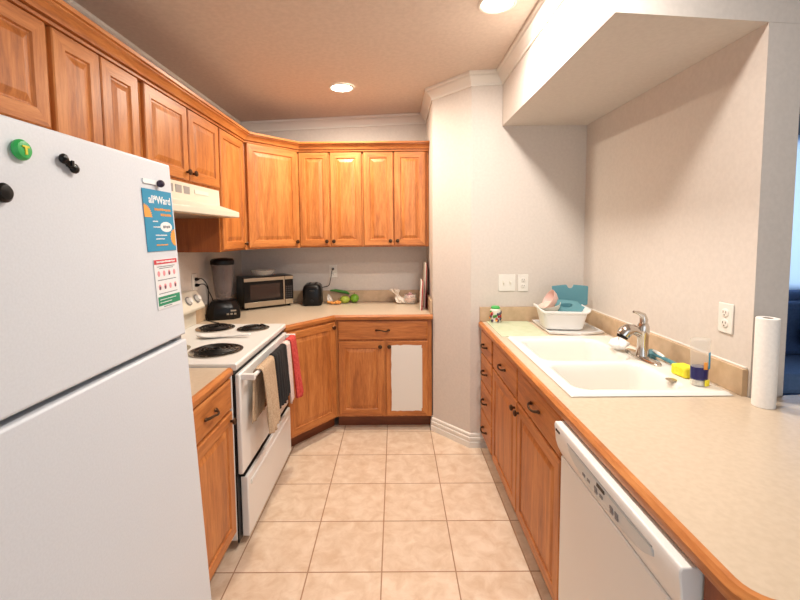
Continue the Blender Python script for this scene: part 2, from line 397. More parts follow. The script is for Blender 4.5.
for i, (xa, xb) in enumerate(((-.793, -.262), (-.260, .280))):
    W = xb-xa
    c = cabinet('wall_cabinet', ['oak wall cabinet with two narrow doors on the back wall, next to the corner cabinet', 'oak wall cabinet with two narrow doors on the back wall, against the right wall'][i], (xa, 3.492, 0), 0, W, .312, UB, UT, G_U)
    if i == 0: ds = ((.004, .252, .228), (.262, .520, .286))
    else: ds = ((.004, .246, .222), (.256, .512, .280))
    for a, b, k in ds: door(c, a, b, UB+.012, 2.205, knob=k, knob_z=UB+.05, fw=.05)
# wood crown over the wall cabinets: one continuous moulding
WC = [(-.012, 2.206), (.006, 2.206), (.007, 2.214), (.001, 2.216), (.001, 2.221), (.014, 2.223), (.016, 2.230), (.022, 2.240), (.031, 2.249), (.042, 2.255), (.042, 2.260), (.052, 2.262), (.053, 2.276), (-.012, 2.276)]
wc = MB(); FX = UX+.003
sweep(wc, [(FX, .60), (FX, cp0.y), (cp1.x, cp1.y-.004), (.2815, 3.487)], neg([(o+.017, z) for o, z in WC]))
tag(wc.build('cabinet_crown_moulding', M_wh, angle=16), 'oak crown moulding running along the tops of all wall cabinets', 'moulding')

# ------------------------------------------------------------------ base cabinets
G_B = 'oak base cabinets'
TB, TT = .105, .8795
c = cabinet('base_cabinet', 'small oak base cabinet between the refrigerator and the white range', (-.785, 1.420, 0), rzL, .487, .63, TB, TT, G_B, toe=True)
drawer(c, .015, .472, .725, .866); door(c, .015, .472, .120, .712, knob=.446, knob_z=.675)
LB0, LB1 = Vector((-.765, 2.80)), Vector((-.468, 3.178))
a2 = math.atan2((LB1-LB0).y, (LB1-LB0).x); W2 = (LB1-LB0).length
t = thing('base_cabinet', 'oak corner base cabinet with one angled door beside the range', 'cabinet', (LB0.x, LB0.y, 0), a2, G_B)
MB().prism(to_local([(LB0.x, LB0.y), (LB1.x, LB1.y), (-.468, 3.80), (-1.405, 3.80), (-1.405, 2.80)], LB0, a2), TB, TT).build('cabinet_box', M_wside, t, smooth=False)
MB().box(0.003, W2-.003, -.006, -.001, TB, TT).build('face_frame', M_wv, t, smooth=False)
MB().box(-.03, W2+.04, .07, .085, 0, TB-.001).build('toe_board', M_wtoe, t, smooth=False)
dd = door(t, .012, W2-.022, .120, .862, knob=W2-.05, knob_z=.825); dd.location.y = -.006
c = cabinet('base_cabinet', 'oak base cabinet on the back wall with a white panel on its right door', (-.466, 3.178, 0), 0, .742, .62, TB, TT, G_B, toe=True)
drawer(c, .020, .708, .722, .866)
door(c, .020, .372, .120, .708, knob=.344, knob_z=.668)
d = door(c, .388, .708, .120, .708, knob=.414, knob_z=.668)
# ragged white painted patch covering the raised panel
wp = MB(); rr = random.Random(3)
x0, x1, z0, z1 = .428, .660, .158, .676
def rag(x0, x1, z0, z1, j):
    p = []
    for a, b in (((x0, z0), (x1, z0)), ((x1, z0), (x1, z1)), ((x1, z1), (x0, z1)), ((x0, z1), (x0, z0))):
        for k in range(10):
            u = k/10; p.append((a[0]+(b[0]-a[0])*u+rr.uniform(-j, j), a[1]+(b[1]-a[1])*u+rr.uniform(-j, j)))
    return p
P0 = rag(x0, x1, z0, z1, .003)
wp.loft([[(x, -.0195, z) for x, z in P0], [(x, -.0215, z) for x, z in P0]])
for k in range(9):   # beadboard ridges
    xx = .444+k*.025
    wp.box(xx, xx+.023, -.0232, -.0214, .180, .654)
o = wp.build('white_panel', M_trim, d, smooth=False); o['label'] = 'white painted panel with a ragged edge'
# right run
rzR = -PI/2; RX = .613
c = cabinet('base_cabinet', 'oak base cabinet with a stack of four small drawers by the doorway wall', (RX, 2.885, 0), rzR, .345, .64, TB, TT, G_B, toe=True)
zz = [.862, .700, .505, .305, .118]
for k in range(4): drawer(c, .008, .330, zz[k+1]+.006, zz[k]-.004 if k else zz[k])
c = cabinet('base_cabinet', 'oak sink base cabinet with two doors and two false drawers, beside the dishwasher', (RX, 2.538, 0), rzR, 1.088, .64, TB, TT, G_B, toe=True, body_top=.70)
drawer(c, .014, .522, .706, .866); drawer(c, .534, 1.070, .706, .866)
door(c, .014, .522, .120, .696, knob=.496, knob_z=.655); door(c, .534, 1.070, .120, .696, knob=.562, knob_z=.655)
tag(MB().box(  .60, 1.25, .665, .773, 0, .873).build('end_panel', M_wside, smooth=False), 'oak end panel closing the counter run beside the dishwasher', 'panel')

# ------------------------------------------------------------------ worktops
E_ = [(0, .876), (0, .914)]
EDGE = [(0, .880), (.021, .880), (.022, .882), (.022, .902), (.012, .913), (0, .9138)]
def splash(mb, *a): mb.box(*a)
# back/left worktop round the corner
wt = MB(); wt.prism([(-.762, 2.80), (-.475, 3.163), (.281, 3.163), (.281, 3.808), (-1.408, 3.808), (-1.408, 2.80)], .880, .914)
W_ = wt.build('worktop', M_lam, smooth=False); tag(W_, 'beige worktop wrapping the back corner, under microwave and toaster', 'worktop', 'beige laminate worktops')
e = MB(); sweep(e, [(-.764, 2.801), (-.475, 3.163), (.281, 3.163)], neg(EDGE)); e.build('wood_edge', M_wh, W_)
s_ = MB(); s_.box(-1.385, .281, 3.788, 3.808, .9145, 1.018); s_.box(-1.408, -1.388, 2.80, 3.808, .9145, 1.018); s_.box(.263, .281, 3.163, 3.787, .9145, 1.018)
tag(s_.build('backsplash', M_splash, bevel=.002), 'low tan backsplash along the back wall behind microwave and toaster', 'backsplash')
wt = MB(); wt.box(-1.408, -.785, 1.420, 1.908, .880, .914)
W_ = wt.build('worktop', M_lam, smooth=False); tag(W_, 'small beige worktop between the refrigerator and the range', 'worktop', 'beige laminate worktops')
e = MB(); sweep(e, [(-.785, 1.420), (-.785, 1.908)], neg(EDGE)); e.build('wood_edge', M_wh, W_)
# right worktop with sink cut-out and rounded end
CX, CY0 = .602, .655
arc = [(CX+.05-.05*math.cos(a), CY0+.05-.05*math.sin(a)) for a in [PI/2*k/6 for k in range(7)]]
wt = MB(); z0, z1 = .880, .914
wt.prism([(CX, 1.51)] + arc + [(2.4, CY0), (2.4, 1.62), (1.452, 1.53), (1.42, 1.51)], z0, z1)
wt.box(CX, 1.305, 1.51, 1.56, z0, z1); wt.box(CX, .695, 1.56, 2.38, z0, z1); wt.box(1.235, 1.305, 1.56, 2.38, z0, z1); wt.box(CX, 1.305, 2.38, 2.898, z0, z1)
W_ = wt.build('worktop', M_lam, smooth=False); tag(W_, 'long beige worktop on the right holding the double sink', 'worktop', 'beige laminate worktops')
e = MB(); sweep(e, [(CX, 2.898), (CX, CY0+.05)] + arc[1:] + [(2.4, CY0)], [(-o, z) for o, z in EDGE]); eo = e.build('wood_edge', M_wh, W_)
s_ = MB(); s_.box(CX-.015, 1.288, 2.879, 2.898, .9145, 1.016); s_.box(1.289, 1.308, 1.525, 2.898, .9145, 1.016)
so = tag(s_.build('backsplash', M_splash, bevel=.002), 'low tan backsplash behind the sink and the drying mat', 'backsplash')
MB().box(1.2875, 1.3085, 1.5235, 1.5245, .9145, 1.014).build('end_strip', M_splash, so, smooth=False)
cb = MB(); cb.tube([(1.306, 1.53, 1.019), (1.306, 2.88, 1.019)], .004, 6); cb.build('caulk_line', M_trim, so)

# ------------------------------------------------------------------ sink
def sdbox(x, y, cx, cy, hx, hy, r):
    qx, qy = abs(x-cx)-hx+r, abs(y-cy)-hy+r
    return math.hypot(max(qx, 0), max(qy, 0))+min(max(qx, qy), 0)-r
SX0, SX1, SY0, SY1 = .654, 1.262, 1.525, 2.425
def sm(t): t = max(0, min(1, t)); return t*t*(3-2*t)
def sink_z(x, y):
    d1 = sdbox(x, y,   .910, 2.135, .206, .195, .06); d2 = sdbox(x, y,   .910, 1.735, .211, .160, .06)
    d = min(d1, d2); z = .928
    edge = min(x-SX0, SX1-x, y-SY0, SY1-y)
    z -= .011*(1-sm(edge/.014))
    if d < .012: z -= .006*(1-sm((d+.0)/.012)) if d > 0 else .006
    if d < 0: z -= .165*sm(-d/.035)
    return z
sk = thing('sink', 'white double-basin sink set into the right worktop', 'sink', (0, 0, 0))
mb = MB(); mb.grid(lambda u, v: (SX0+(SX1-SX0)*u, SY0+(SY1-SY0)*v, sink_z(SX0+(SX1-SX0)*u, SY0+(SY1-SY0)*v)), 110, 160)
mb.build('basin', M_sink, sk, angle=80)
for yy in (2.135, 1.735):
    MB().lathe([(.045, .7575), (.045, .760), (.030, .7605), (.026, .7585), (.004, .7585)], (.915, yy, 0), 24).build('drain', M_chrome, sk)
# faucet
fx, fy, fz = 1.178, 1.965, .9285
t = thing('faucet', 'chrome single-lever pull-out faucet on the sink deck', 'faucet', (fx, fy, fz))
b = MB()
b.loft([[(.036*k*math.cos(a), .135*k*math.sin(a) if True else 0, h) for a in [2*PI*i/40 for i in range(40)]] for k, h in ((1, 0), (1, .006), (.93, .012), (.80, .014))])
b.build('base_plate', M_chrome, t)
MB().lathe([(.032, .013), (.028, .03), (.024, .06), (.024, .10), (.027, .125), (.027, .15), (.02, .168), (.006, .176)], (0, 0, 0), 24).build('body', M_chrome, t)
sp = MB(); pts = [(-.005, 0, .112), (-.028, 0, .128), (-.048, 0, .138), (-.066, 0, .138), (-.084, 0, .128), (-.096, 0, .110)]
sp.tube(pts, .02, 16, radii=[.020, .022, .025, .029, .031, .029]); sph = sp.build('spout', M_chrome, t)
MB().cyl((-.096, 0, .110), (-.101, 0, .098), .026, .024).build('spray_head', M_blackm, sph)
lv = MB(); lv.tube([(0, 0, .16), (.002, 0, .185), (-.004, 0, .205), (-.028, 0, .219), (-.05, -.002, .224)], .01, 12, radii=[.017, .018, .015, .009, .0055]); lv.build('lever', M_chrome, t)

# ------------------------------------------------------------------ refrigerator (leans back slightly on its feet)
FR = thing('refrigerator', 'white top-freezer refrigerator with magnets and flyers on its doors', 'refrigerator', (-.512, .385, .0), rot=(0, math.radians(-3.0), 0))
FRW = .748
MB().box(-.750, -.062, .004, FRW-.004, .02, 1.705).build('body', M_fside, FR, bevel=.006)
MB().box(-.062, -.050, .01, FRW-.01, .10, 1.70).build('gasket', M_gap, FR, smooth=False)
MB().box(-.05, 0, 0, FRW, 1.262, 1.722).build('freezer_door', M_fridge, FR, bevel=.006)
FD = MB().box(-.05, 0, 0, FRW, .095, 1.250).build('refrigerator_door', M_fridge, FR, bevel=.005)
MB().box(-.06, -.02, .02, FRW-.02, .02, .088).build('toe_grille', M_greyv, FR, bevel=.004)
hg = MB(); hg.box(-.035, -.012, FRW-.03, FRW-.006, 1.2505, 1.2615); hg.build('hinge', M_greyv, FR)
for z0, z1 in ((1.28, 1.62), (.80, 1.20)):
    h = MB(); h.tube([(.0, .035, z0), (.035, .035, z0+.03), (.035, .035, z1-.03), (.0, .035, z1)], .011, 10); h.build('door_handle', M_fridge, FR)
FR.update_tag(); bpy.context.view_layer.update()
FMW = Matrix.Translation(FR.location) @ FR.rotation_euler.to_matrix().to_4x4()
def on_fridge(o, y, z, off=.0005):
    """seat an object with its own local frame (x=+Y world along the door, y up, z outward)"""
    R = Matrix(((0, 0, 1, 0), (1, 0, 0, 0), (0, 1, 0, 0), (0, 0, 0, 1)))
    m = FMW @ Matrix.Translation((off, y, z)) @ R
    o.matrix_world = m
def fr_hit(u, v):
    n = (FMW.to_3x3() @ Vector((1, 0, 0))); p0 = FMW @ Vector((0, 0, 0)); cp = Vector((0, 0, 1.53))
    d = M.to_3x3() @ Vector(((u-px)/f, -(v-py)/f, -1)); tt = (p0-cp).dot(n)/d.dot(n)
    q = FMW.inverted() @ (cp+d*tt); return q.y, q.z
G_M = 'magnets on the freezer door'
y, z = .262, 1.655
y, z = fr_hit(18, 150)
m = thing('magnet', 'round green magnet with a yellow letter mark on the freezer door', 'magnet', group=G_M); on_fridge(m, y, z)
MB().lathe([(.014, 0), (.0165, .003), (.0165, .007), (.013, .011), (.006, .012)], seg=28).build('cap', mat('green_magnet', lin(48, 170, 84), .35), m)
k = MB(); k.box(-.006, .006, .003, .006, .012, .0135); k.box(-.0018, .0018, -.008, .003, .012, .0135); k.build('mark', mat('yellow_mark', lin(220, 205, 50), .4), m)
y, z = fr_hit(65, 164)
m = thing('magnet', 'lumpy black clip magnet right of the green one on the freezer door', 'magnet', group=G_M); on_fridge(m, y, z)
k = MB(); k.sphere((-.011, .007, .007), .0095, 14, 8, sz=.7); k.sphere((.012, -.007, .007), .0095, 14, 8, sz=.7); k.tube([(-.012, .008, .007), (.012, -.008, .007)], .006, 10); k.box(-.003, .003, -.005, .005, .003, .015); k.build('clip', M_black, m)
y, z = fr_hit(-1, 193)
m = MB(); m.lathe([(.013, 0), (.015, .003), (.015, .008), (.011, .012), (.004, .013)], seg=24)
m = m.build('magnet', M_black); on_fridge(m, y, z); tag(m, 'round black magnet cut by the left picture edge', 'magnet', G_M)
y, z = fr_hit(154, 183)
m = thing('magnet', 'dark bead magnet with a white stem holding nothing above the blue flyer', 'magnet', group=G_M); on_fridge(m, y, z)
MB().box(-.050, .006, -.005, .006, 0, .003).build('stem', M_wprint, m)
MB().sphere((.012, -.001, .009), .0095, 14, 8).build('bead', mat('dark_purple', lin(48, 34, 58), .3), m)
# blue flyer
c4 = [fr_hit(141, 188), fr_hit(169.5, 192.5), fr_hit(176, 250), fr_hit(147, 252)]
yc = sum(p[0] for p in c4)/4; zc = sum(p[1] for p in c4)/4
fw_ = ((c4[1][0]-c4[0][0])+(c4[2][0]-c4[3][0]))/2; fh_ = ((c4[0][1]-c4[3][1])+(c4[1][1]-c4[2][1]))/2
fl = MB(); fl.box(-fw_/2, fw_/2, -fh_/2, fh_/2, 0, .001); fl = fl.build('flyer', M_bluep, smooth=False); on_fridge(fl, yc, zc, .001)
tag(fl, 'blue printed flyer with orange half suns on the freezer door', 'flyer')
def halfsun(cx, cy, r, lo, hi):
    s = MB(); pts = []; n = 36
    for i in range(n+1):
        a = lo+(hi-lo)*i/n; rr_ = r*(1 if i % 4 < 2 else .88); pts.append((cx+rr_*math.cos(a), cy+rr_*math.sin(a)))
    pts = [(max(-fw_/2, min(fw_/2, x)), max(-fh_/2, min(fh_/2, y))) for x, y in pts]
    if hi-lo < 3: pts.append((cx, cy))
    s.prism(pts, .001, .0016); return s
halfsun(-fw_/2, fh_*.05, fh_*.21, 0, PI/2).build('sun_print', M_orange, fl, smooth=False)
halfsun(fw_/2, -fh_*.28, fh_*.15, PI/2, PI*1.5).build('sun_print', M_orange, fl, smooth=False)
text('title_text', 'all*Ward', fw_*.21, fl, (fw_*.06, fh_*.335, .0012), (0, 0, 0), M_wprint)
def strokes(parent, name, m, rows, hh, seed, z=.0012):
    rs = random.Random(seed)
    for (x0, x1, y) in rows:
        x = x0; s = MB()
        while x < x1:
            w_ = rs.uniform(.4, 1.1)*hh; s.box(x, min(x+w_, x1), y-hh/2*rs.uniform(.6, 1), y+hh/2*rs.uniform(.6, 1), z, z+.0004); x += w_+hh*.25
        s.build(name, m, parent, smooth=False)
strokes(fl, 'headline_print', M_orange, [(-.02, fw_*.42, fh_*.185), (.005, fw_*.42, fh_*.10)], .007, 1)
strokes(fl, 'small_print', M_wprint, [(-fw_*.25, -fw_*.08, -.002), (-fw_*.25, -fw_*.02, -.016), (-fw_*.2, fw_*.2, -fh_*.24), (-fw_*.2, fw_*.1, -fh_*.30)], .0035, 2)
strokes(fl, 'footer_print', M_orange, [(-fw_*.2, fw_*.2, -fh_*.40)], .004, 5)
ov = MB(); ov.loft([[(fw_*.2+fw_*.21*math.cos(a), -fh_*.10+fh_*.085*math.sin(a), h) for a in [2*PI*i/30 for i in range(30)]] for h in (.001, .0016)]); ov.build('oval_print', M_wprint, fl, smooth=False)
strokes(fl, 'price_print', M_grey, [(fw_*.08, fw_*.33, -fh_*.10)], .008, 6, .0017)
# notice
c4 = [fr_hit(153.5, 260), fr_hit(175, 257.5), fr_hit(180.5, 303), fr_hit(157, 311)]
yc = sum(p[0] for p in c4)/4; zc = sum(p[1] for p in c4)/4
nw = ((c4[1][0]-c4[0][0])+(c4[2][0]-c4[3][0]))/2; nh = ((c4[0][1]-c4[3][1])+(c4[1][1]-c4[2][1]))/2
no = MB(); no.box(-nw/2, nw/2, -nh/2, nh/2, 0, .0008); no = no.build('notice_sheet', M_sheet, smooth=False); on_fridge(no, yc, zc, .001)
tag(no, 'white notice with red header, small pictograms and green strip on the freezer door', 'notice')
q = MB(); q.box(-nw*.49, nw*.49, nh*.40, nh*.49, .0008, .0014); q.build('header_bar', M_rprint, no, smooth=False)
strokes(no, 'header_print', M_wprint, [(-nw*.4, nw*.4, nh*.445)], .005, 11, .0015)
strokes(no, 'line_print', M_grey, [(-nw*.38, nw*.38, nh*.35), (-nw*.3, nw*.3, nh*.315), (-nw*.4, nw*.4, nh*.08), (-nw*.4, nw*.4, -nh*.19), (-nw*.25, nw*.1, -nh*.46)], .0022, 12, .0008)
rs = random.Random(5)
for r_ in range(2):
    for c_ in range(4):
        x = -nw*.34+c_*nw*.225; yy = nh*(.21-.27*r_)
        pg = MB(); pg.loft([[(x+.0055*math.cos(a), yy+.007*math.sin(a), h) for a in [2*PI*i/14 for i in range(14)]] for h in (.0008, .0012)]); pg = pg.build('pictogram', M_pprint, no, smooth=False)
        if (r_, c_) in ((0, 2), (1, 0), (1, 1), (1, 3)): pd = MB().box(x-.003, x+.002, yy-.006, yy+.002, .0013, .0016).build('pictogram_mark', M_dprint, pg, smooth=False)
q = MB(); q.box(-nw*.46, nw*.49, -nh*.43, -nh*.25, .0008, .0014); q.build('green_strip', M_gprint, no, smooth=False)
strokes(no, 'strip_print', M_wprint, [(-nw*.4, nw*.3, -nh*.31), (-nw*.4, nw*.1, -nh*.37)], .002, 14, .0015)

# ------------------------------------------------------------------ range
RY0, RY1 = 1.913, 2.796
R_ = thing('range', 'white electric coil range with towels over its oven handle', 'range', (0, 0, 0))
MB().box(-1.395, -.775, RY0+.004, RY1-.004, .055, .895).build('body', M_white, R_, bevel=.003)
MB().box(-.775, -.768, RY0+.01, RY1-.01, .04, .893).build('front_gap', M_black, R_, smooth=False)
ct = MB(); ct.prismy([(-1.395, .896), (-.752, .896), (-.748, .902), (-.748, .922), (-.754, .93), (-1.395, .93)], RY0, RY1); ct.build('cooktop', M_white, R_, bevel=.003)
bgd = MB(); bgd.prismy([(-1.398, .931), (-1.352, .931), (-1.352, 1.03), (-1.292, 1.045), (-1.288, 1.06), (-1.345, 1.165), (-1.398, 1.165)], RY0+.005, RY1-.005)
bo = bgd.build('back_guard', M_ivory, R_, bevel=.004)
for yy in (2.73, 2.62, 2.16, 2.05):
    nrm = Vector((.877, 0, .48)); c0 = Vector((-1.314, yy, 1.115)); k = MB()
    k.cyl(c0, c0+nrm*.004, .030, .030, 28); k.build('dial_ring', M_greyv, bo)
    k = MB(); k.cyl(c0+nrm*.004, c0+nrm*.022, .021, .018, 24); k.build('control_knob', M_white, bo)
od = MB(); od.box(-.767, -.742, RY0+.020, RY1-.008, .378, .872); odo = od.build('oven_door', M_white, R_, bevel=.006)
MB().box(-.742, -.7405, RY0+.24, RY1-.22, .56, .72).build('oven_window', M_glassd, odo, bevel=.0005)
HX, HZ = -.690, .850
h = MB(); h.tube([(HX, RY0+.050, HZ), (HX, RY1-.035, HZ)], .0105, 12); h.build('door_handle', M_white, odo)
for ya_, yb_ in ((RY0+.038, RY0+.062), (RY1-.046, RY1-.022)): MB().box(-.742, HX+.012, ya_, yb_, HZ-.014, HZ+.016).build('handle_bracket', M_white, odo, bevel=.004)
dr = MB(); dr.box(-.767, -.730, RY0+.048, RY1-.008, .045, .352)
dro = dr.build('storage_drawer', M_white, R_, bevel=.006)
dr = MB(); dr.prismy([(-.7305, .285), (-.725, .288), (-.722, .300), (-.725, .312), (-.7305, .315)], RY0+.09, RY1-.07); dr.build('drawer_ridge', M_white, dro, bevel=.002)
dr = MB(); dr.box(-.767, -.745, RY0+.048, RY1-.008, .3525, .3575); dr.build('drawer_lip', M_blackm, dro, smooth=False)
def burner(x, y, r):
    b = MB(); b.lathe([(r, .001), (r+.002, .006), (r-.006, .006), (r-.018, .002), (.02, .001)], (x, y, .93), 40, cap0=False); bo_ = b.build('drip_bowl', M_chrome, R_)
    pts = []; turns = 4 if r > .11 else 3.2; n = int(turns*26)
    for i in range(n+1):
        u = i/n; a = u*turns*2*PI; rr_ = .018+(r-.020-.018)*u; pts.append((x+rr_*math.cos(a), y+rr_*math.sin(a), .943))
    b = MB(); b.tube(pts, .0052, 6); b.build('coil', M_blackm, bo_)
    b = MB()
    for k in range(3):
        a = k*2*PI/3+.5; b.box(-.002, .002, 0, .001, 0, .001) if False else None
        b.tube([(x, y, .936), (x+(r-.018)*math.cos(a), y+(r-.018)*math.sin(a), .936)], .0022, 5)
    b.build('coil_support', M_steel, bo_)
burner(-.935, 2.130, .132); burner(-.915, 2.640, .098); burner(-1.165, 2.655, .118); burner(-1.19, 2.15, .10)
# spoon rest
s = MB()
def spoon(u, v):
    # u along 0..1, v across 0..1
    x = -1.16+.30*u; wdt = .010+.034*math.exp(-((u-.22)/.20)**2) + .004*math.sin(PI*u)
    c = (v-.5)*2; z = .9335+.014*(c*c)*(1 if u < .5 else .6)+.010*abs(u-.35)**1.5*2
    return (x, 2.405+c*wdt+.015*u, z)
s.grid(spoon, 28, 10); s = s.build('spoon_rest', M_white, solid=.003, angle=80); tag(s, 'white spoon rest lying between the stove coils', 'spoon rest')

# range hood
hd = thing('range_hood', 'white range hood with three grey vents under the wall cabinet', 'range hood', (0, 0, 0))
h = MB(); h.prismy([(-1.408, 1.811), (-1.112, 1.811), (-1.108, 1.716), (-.992, 1.676), (-.988, 1.672), (-.988, 1.643), (-.994, 1.640), (-1.408, 1.640)], 1.868, 2.663)
ho = h.build('housing', M_ivory, hd, bevel=.002)
for k in range(3):
    h = MB(); ya = 1.985+k*.085 + .06
    h.box(-1.1115, -1.1085, ya, ya+.062, 1.752, 1.792); vo = h.build('vent', M_greyv, hd)
h = MB(); h.box(-1.39, -1.02, 1.90, 2.59, 1.636, 1.6395); h.build('filter', M_steel, hd)
h = MB(); h.box(-1.109, -1.1065, 2.33, 2.50, 1.762, 1.785); h.build('switch_plate', M_trim, hd)

# towels over the oven handle
G_T = 'towels over the oven handle'
def towel(y0, y1, zf, zb, m, label, folds=3, amp=.008, seed=0, flare=0, out=0, yb=0, name='hand_towel'):
    rs = random.Random(seed); ph = [rs.uniform(0, 6) for _ in range(4)]
    R0 = .019
    def fn(u, v):
        # u: along the path back->front, v: across
        Lb = HZ-zb; Lf = HZ-zf; tot = Lb+PI*R0+Lf; s_ = u*tot
        cv = v+.0
        if s_ < Lb: x = -R0; z = zb+s_; hang = (Lb-s_)/Lb
        elif s_ < Lb+PI*R0: a = (s_-Lb)/R0; x = -R0*math.cos(a); z = HZ+R0*math.sin(a); hang = 0
        else: x = R0; z = HZ-(s_-Lb-PI*R0); hang = (s_-Lb-PI*R0)/Lf
        y = y0+(y1-y0)*cv+flare*hang*(cv-.5)+.010*math.sin(3*hang+ph[0])*hang
        wv = amp*(math.sin(folds*2*PI*cv+ph[1]+.8*hang)*(.25+hang)+.4*math.sin(folds*4.3*cv+ph[2]+2*hang))
        if x < 0: y += yb*hang
        if x > 0: x += abs(wv)*1.4+out*hang+.006*hang
        else: x = max(x-abs(wv)*.4, -.040)
        if hang > .97: z += .006*math.sin(9*cv+ph[3])
        return (HX+x, y, z+(.3*wv if hang == 0 else 0))
    t = MB(); t.grid(fn, 56, 26); o = t.build(name, m, solid=.004, angle=80); tag(o, label, 'towel', G_T); return o
towel(2.030, 2.250, .520, .60, M_tan, 'tan towel nearest the counter on the oven handle', 2, .010, 1, -.03, .018, yb=-.05)
towel(2.262, 2.500, .56, .58, M_blk_cloth, 'black towel next to the tan one on the oven handle', 3, .007, 2, .03, .008)
towel(2.510, 2.580, .50, .58, M_pinkc, 'pale pink cloth between the black and red cloths on the oven handle', 2, .006, 3, .02, .010)
towel(2.592, 2.725, .49, .56, M_red, 'red cloth at the far end of the oven handle', 3, .013, 4, .02, .028)

# ------------------------------------------------------------------ dishwasher
DY0, DY1 = .780, 1.432
D_ = thing('dishwasher', 'white dishwasher under the right worktop', 'dishwasher', (0, 0, 0))
MB().box(.612, 1.20, DY0+.005, DY1-.005, .02, .868).build('tub', M_greyv, D_, smooth=False)
dp = MB(); dp.box(.582, .611, DY0, DY1, .115, .742); dpo = dp.build('door_panel', M_white, D_, bevel=.004)
cp = MB(); cp.prismy([(.611, .746), (.585, .746), (.570, .775), (.562, .80), (.556, .858), (.560, .868), (.611, .868)], DY0, DY1); cpo = cp.build('control_panel', M_white, D_, bevel=.003)
MB().box(.640, .66, DY0, DY1, .0, .112).build('kick_plate', M_white, D_, smooth=False)
# recessed curved control strip, drawn on the panel face
def cface(z):   # x of panel face at height z
    pr = [(.746, .585), (.775, .570), (.80, .562), (.858, .556)]
    for (za, xa), (zb, xb) in zip(pr, pr[1:]):
        if za <= z <= zb: return xa+(xb-xa)*(z-za)/(zb-za)
    return .556
st = MB(); ya, yb = 1.315, .865
def strip(u, v):
    y = ya+(yb-ya)*u; half = .0275*min(1, (1-abs(2*u-1)**6)+.25); top = .838; bot = top-.062*(1-abs(2*u-1)**3.0*.75)
    z = top+(bot-top)*v; return (cface(z)-.0012, y, z)
st.grid(strip, 40, 10); sto = st.build('control_strip', M_panelg, cpo, solid=.0012, angle=60)
# groove lines above and below
g = MB(); g.tube([(cface(.842)-.0008, ya+.005-(ya-yb)*k/20, .842) for k in range(21)], .0016, 6); g.build('strip_groove', M_greyv, cpo)
g = MB()
for k, yy in enumerate((1.205, 1.175, 1.130, 1.100, 1.045, 1.020)):
    for zz_ in ((.806,) if k in (0, 1, 3) else (.800, .811)):
        g.box(cface(zz_)-.004, cface(zz_)-.002, yy-.009, yy+.006, zz_-.004, zz_+.004)
g.build('button', M_grey, cpo)
g = MB(); g.box(cface(.829)-.0035, cface(.829)-.0015, 1.078, 1.120, .824, .834); g.build('badge', M_black, cpo)
g = MB()
for yy in (1.412, 1.400, 1.388): g.box(.5545, .558, yy-.004, yy+.003, .842, .849)
g.build('vent_slot', M_black, cpo)

# ------------------------------------------------------------------ wall plates
def plate(name, label, loc, rz, kind, group=None):
    t = thing(name, label, 'outlet' if kind != 'switch2' else 'light switch', loc, rz, group)
    W = .118 if kind == 'switch2' else .072; H = .118
    MB().box(-W/2, W/2, -.006, 0, -H/2, H/2).build('cover_plate', M_trim, t, bevel=.0025)
    if kind == 'switch2':
        for x in (-.024, .024):
            MB().box(x-.005, x+.005, -.010, -.006, -.012, .012).build('switch_slot', M_ivory, t)
            MB().box(x-.0035, x+.0035, -.020, -.009, -.002, .009).build('toggle', M_trim, t, bevel=.001)
    else:
        for z in (-.021, .021):
            MB().lathe([(.017, -.006), (.017, -.0085), (.015, -.0095)], (0, 0, z), 20, 'y').build('receptacle', M_trim, t)
            s = MB(); s.box(-.008, -.0055, -.0102, -.0094, z-.001, z+.008); s.box(.0055, .008, -.0102, -.0094, z-.001, z+.008); s.sphere((0, -.0097, z-.008), .0025, 8, 5); s.build('socket_slot', M_gap, t)
    return t
plate('light_switch', 'white double switch plate above the drying mat', (.775, 2.899, 1.185), 0, 'switch2')
plate('wall_outlet', 'white outlet right of the double switch, above the drying mat', (.888, 2.899, 1.182), 0, 'outlet', 'white wall outlets')
plate('wall_outlet', 'white outlet on the right wall above the soap bottle', (1.309, 1.637, 1.187), -PI/2, 'outlet', 'white wall outlets')
plate('wall_outlet', 'white outlet on the back wall behind the toaster cord', (-.570, 3.809, 1.195), 0, 'outlet', 'white wall outlets')
plate('wall_outlet', 'white outlet on the left wall behind the blender cords', (-1.409, 2.90, 1.205), PI/2, 'outlet', 'white wall outlets')

# ------------------------------------------------------------------ microwave
mwx, mwy = -1.238, 3.372; ma = math.radians(37)
t = thing('microwave', 'black and steel microwave oven standing diagonally in the corner', 'microwave', (mwx, mwy, .914), ma)
MWW, MWD, MWH = .425, .195, .268
MB().box(0, MWW, .015, MWD, .014, MWH).build('case', M_black, t, bevel=.004)
d = MB(); d.box(.0, .347, -.008, .014, .016, MWH-.002); do = d.build('door', M_black, t, bevel=.003)
d = MB(); d.box(.002, .340, -.012, -.008, MWH-.034, MWH-.006); d.box(.002, .340, -.012, -.008, .020, .062); d.box(.334, .346, -.013, -.008, .020, MWH-.006); d.build('steel_trim', M_steel, do, bevel=.001)
d = MB(); d.box(.050, .305, -.0095, -.008, .085, MWH-.060); d.build('window', mat('oven_window_mesh', lin(62, 50, 46), .2), do, smooth=False)
d = MB(); d.box(.348, MWW, -.008, .014, .016, MWH-.002); pa = d.build('control_panel', M_black, t, bevel=.003)
for za_, zb_ in ((.020, .062), (MWH-.034, MWH-.006)): MB().box(.350, MWW-.002, -.011, -.008, za_, zb_).build('steel_trim', M_steel, pa, bevel=.001)
d = MB()
for r_ in range(6):
    for c_ in range(3): d.box(.356+c_*.021, .370+c_*.021, -.0095, -.008, .075+r_*.018, .086+r_*.018)
d.build('keypad', mat('keypad_grey', lin(58, 54, 54), .5), pa, smooth=False)
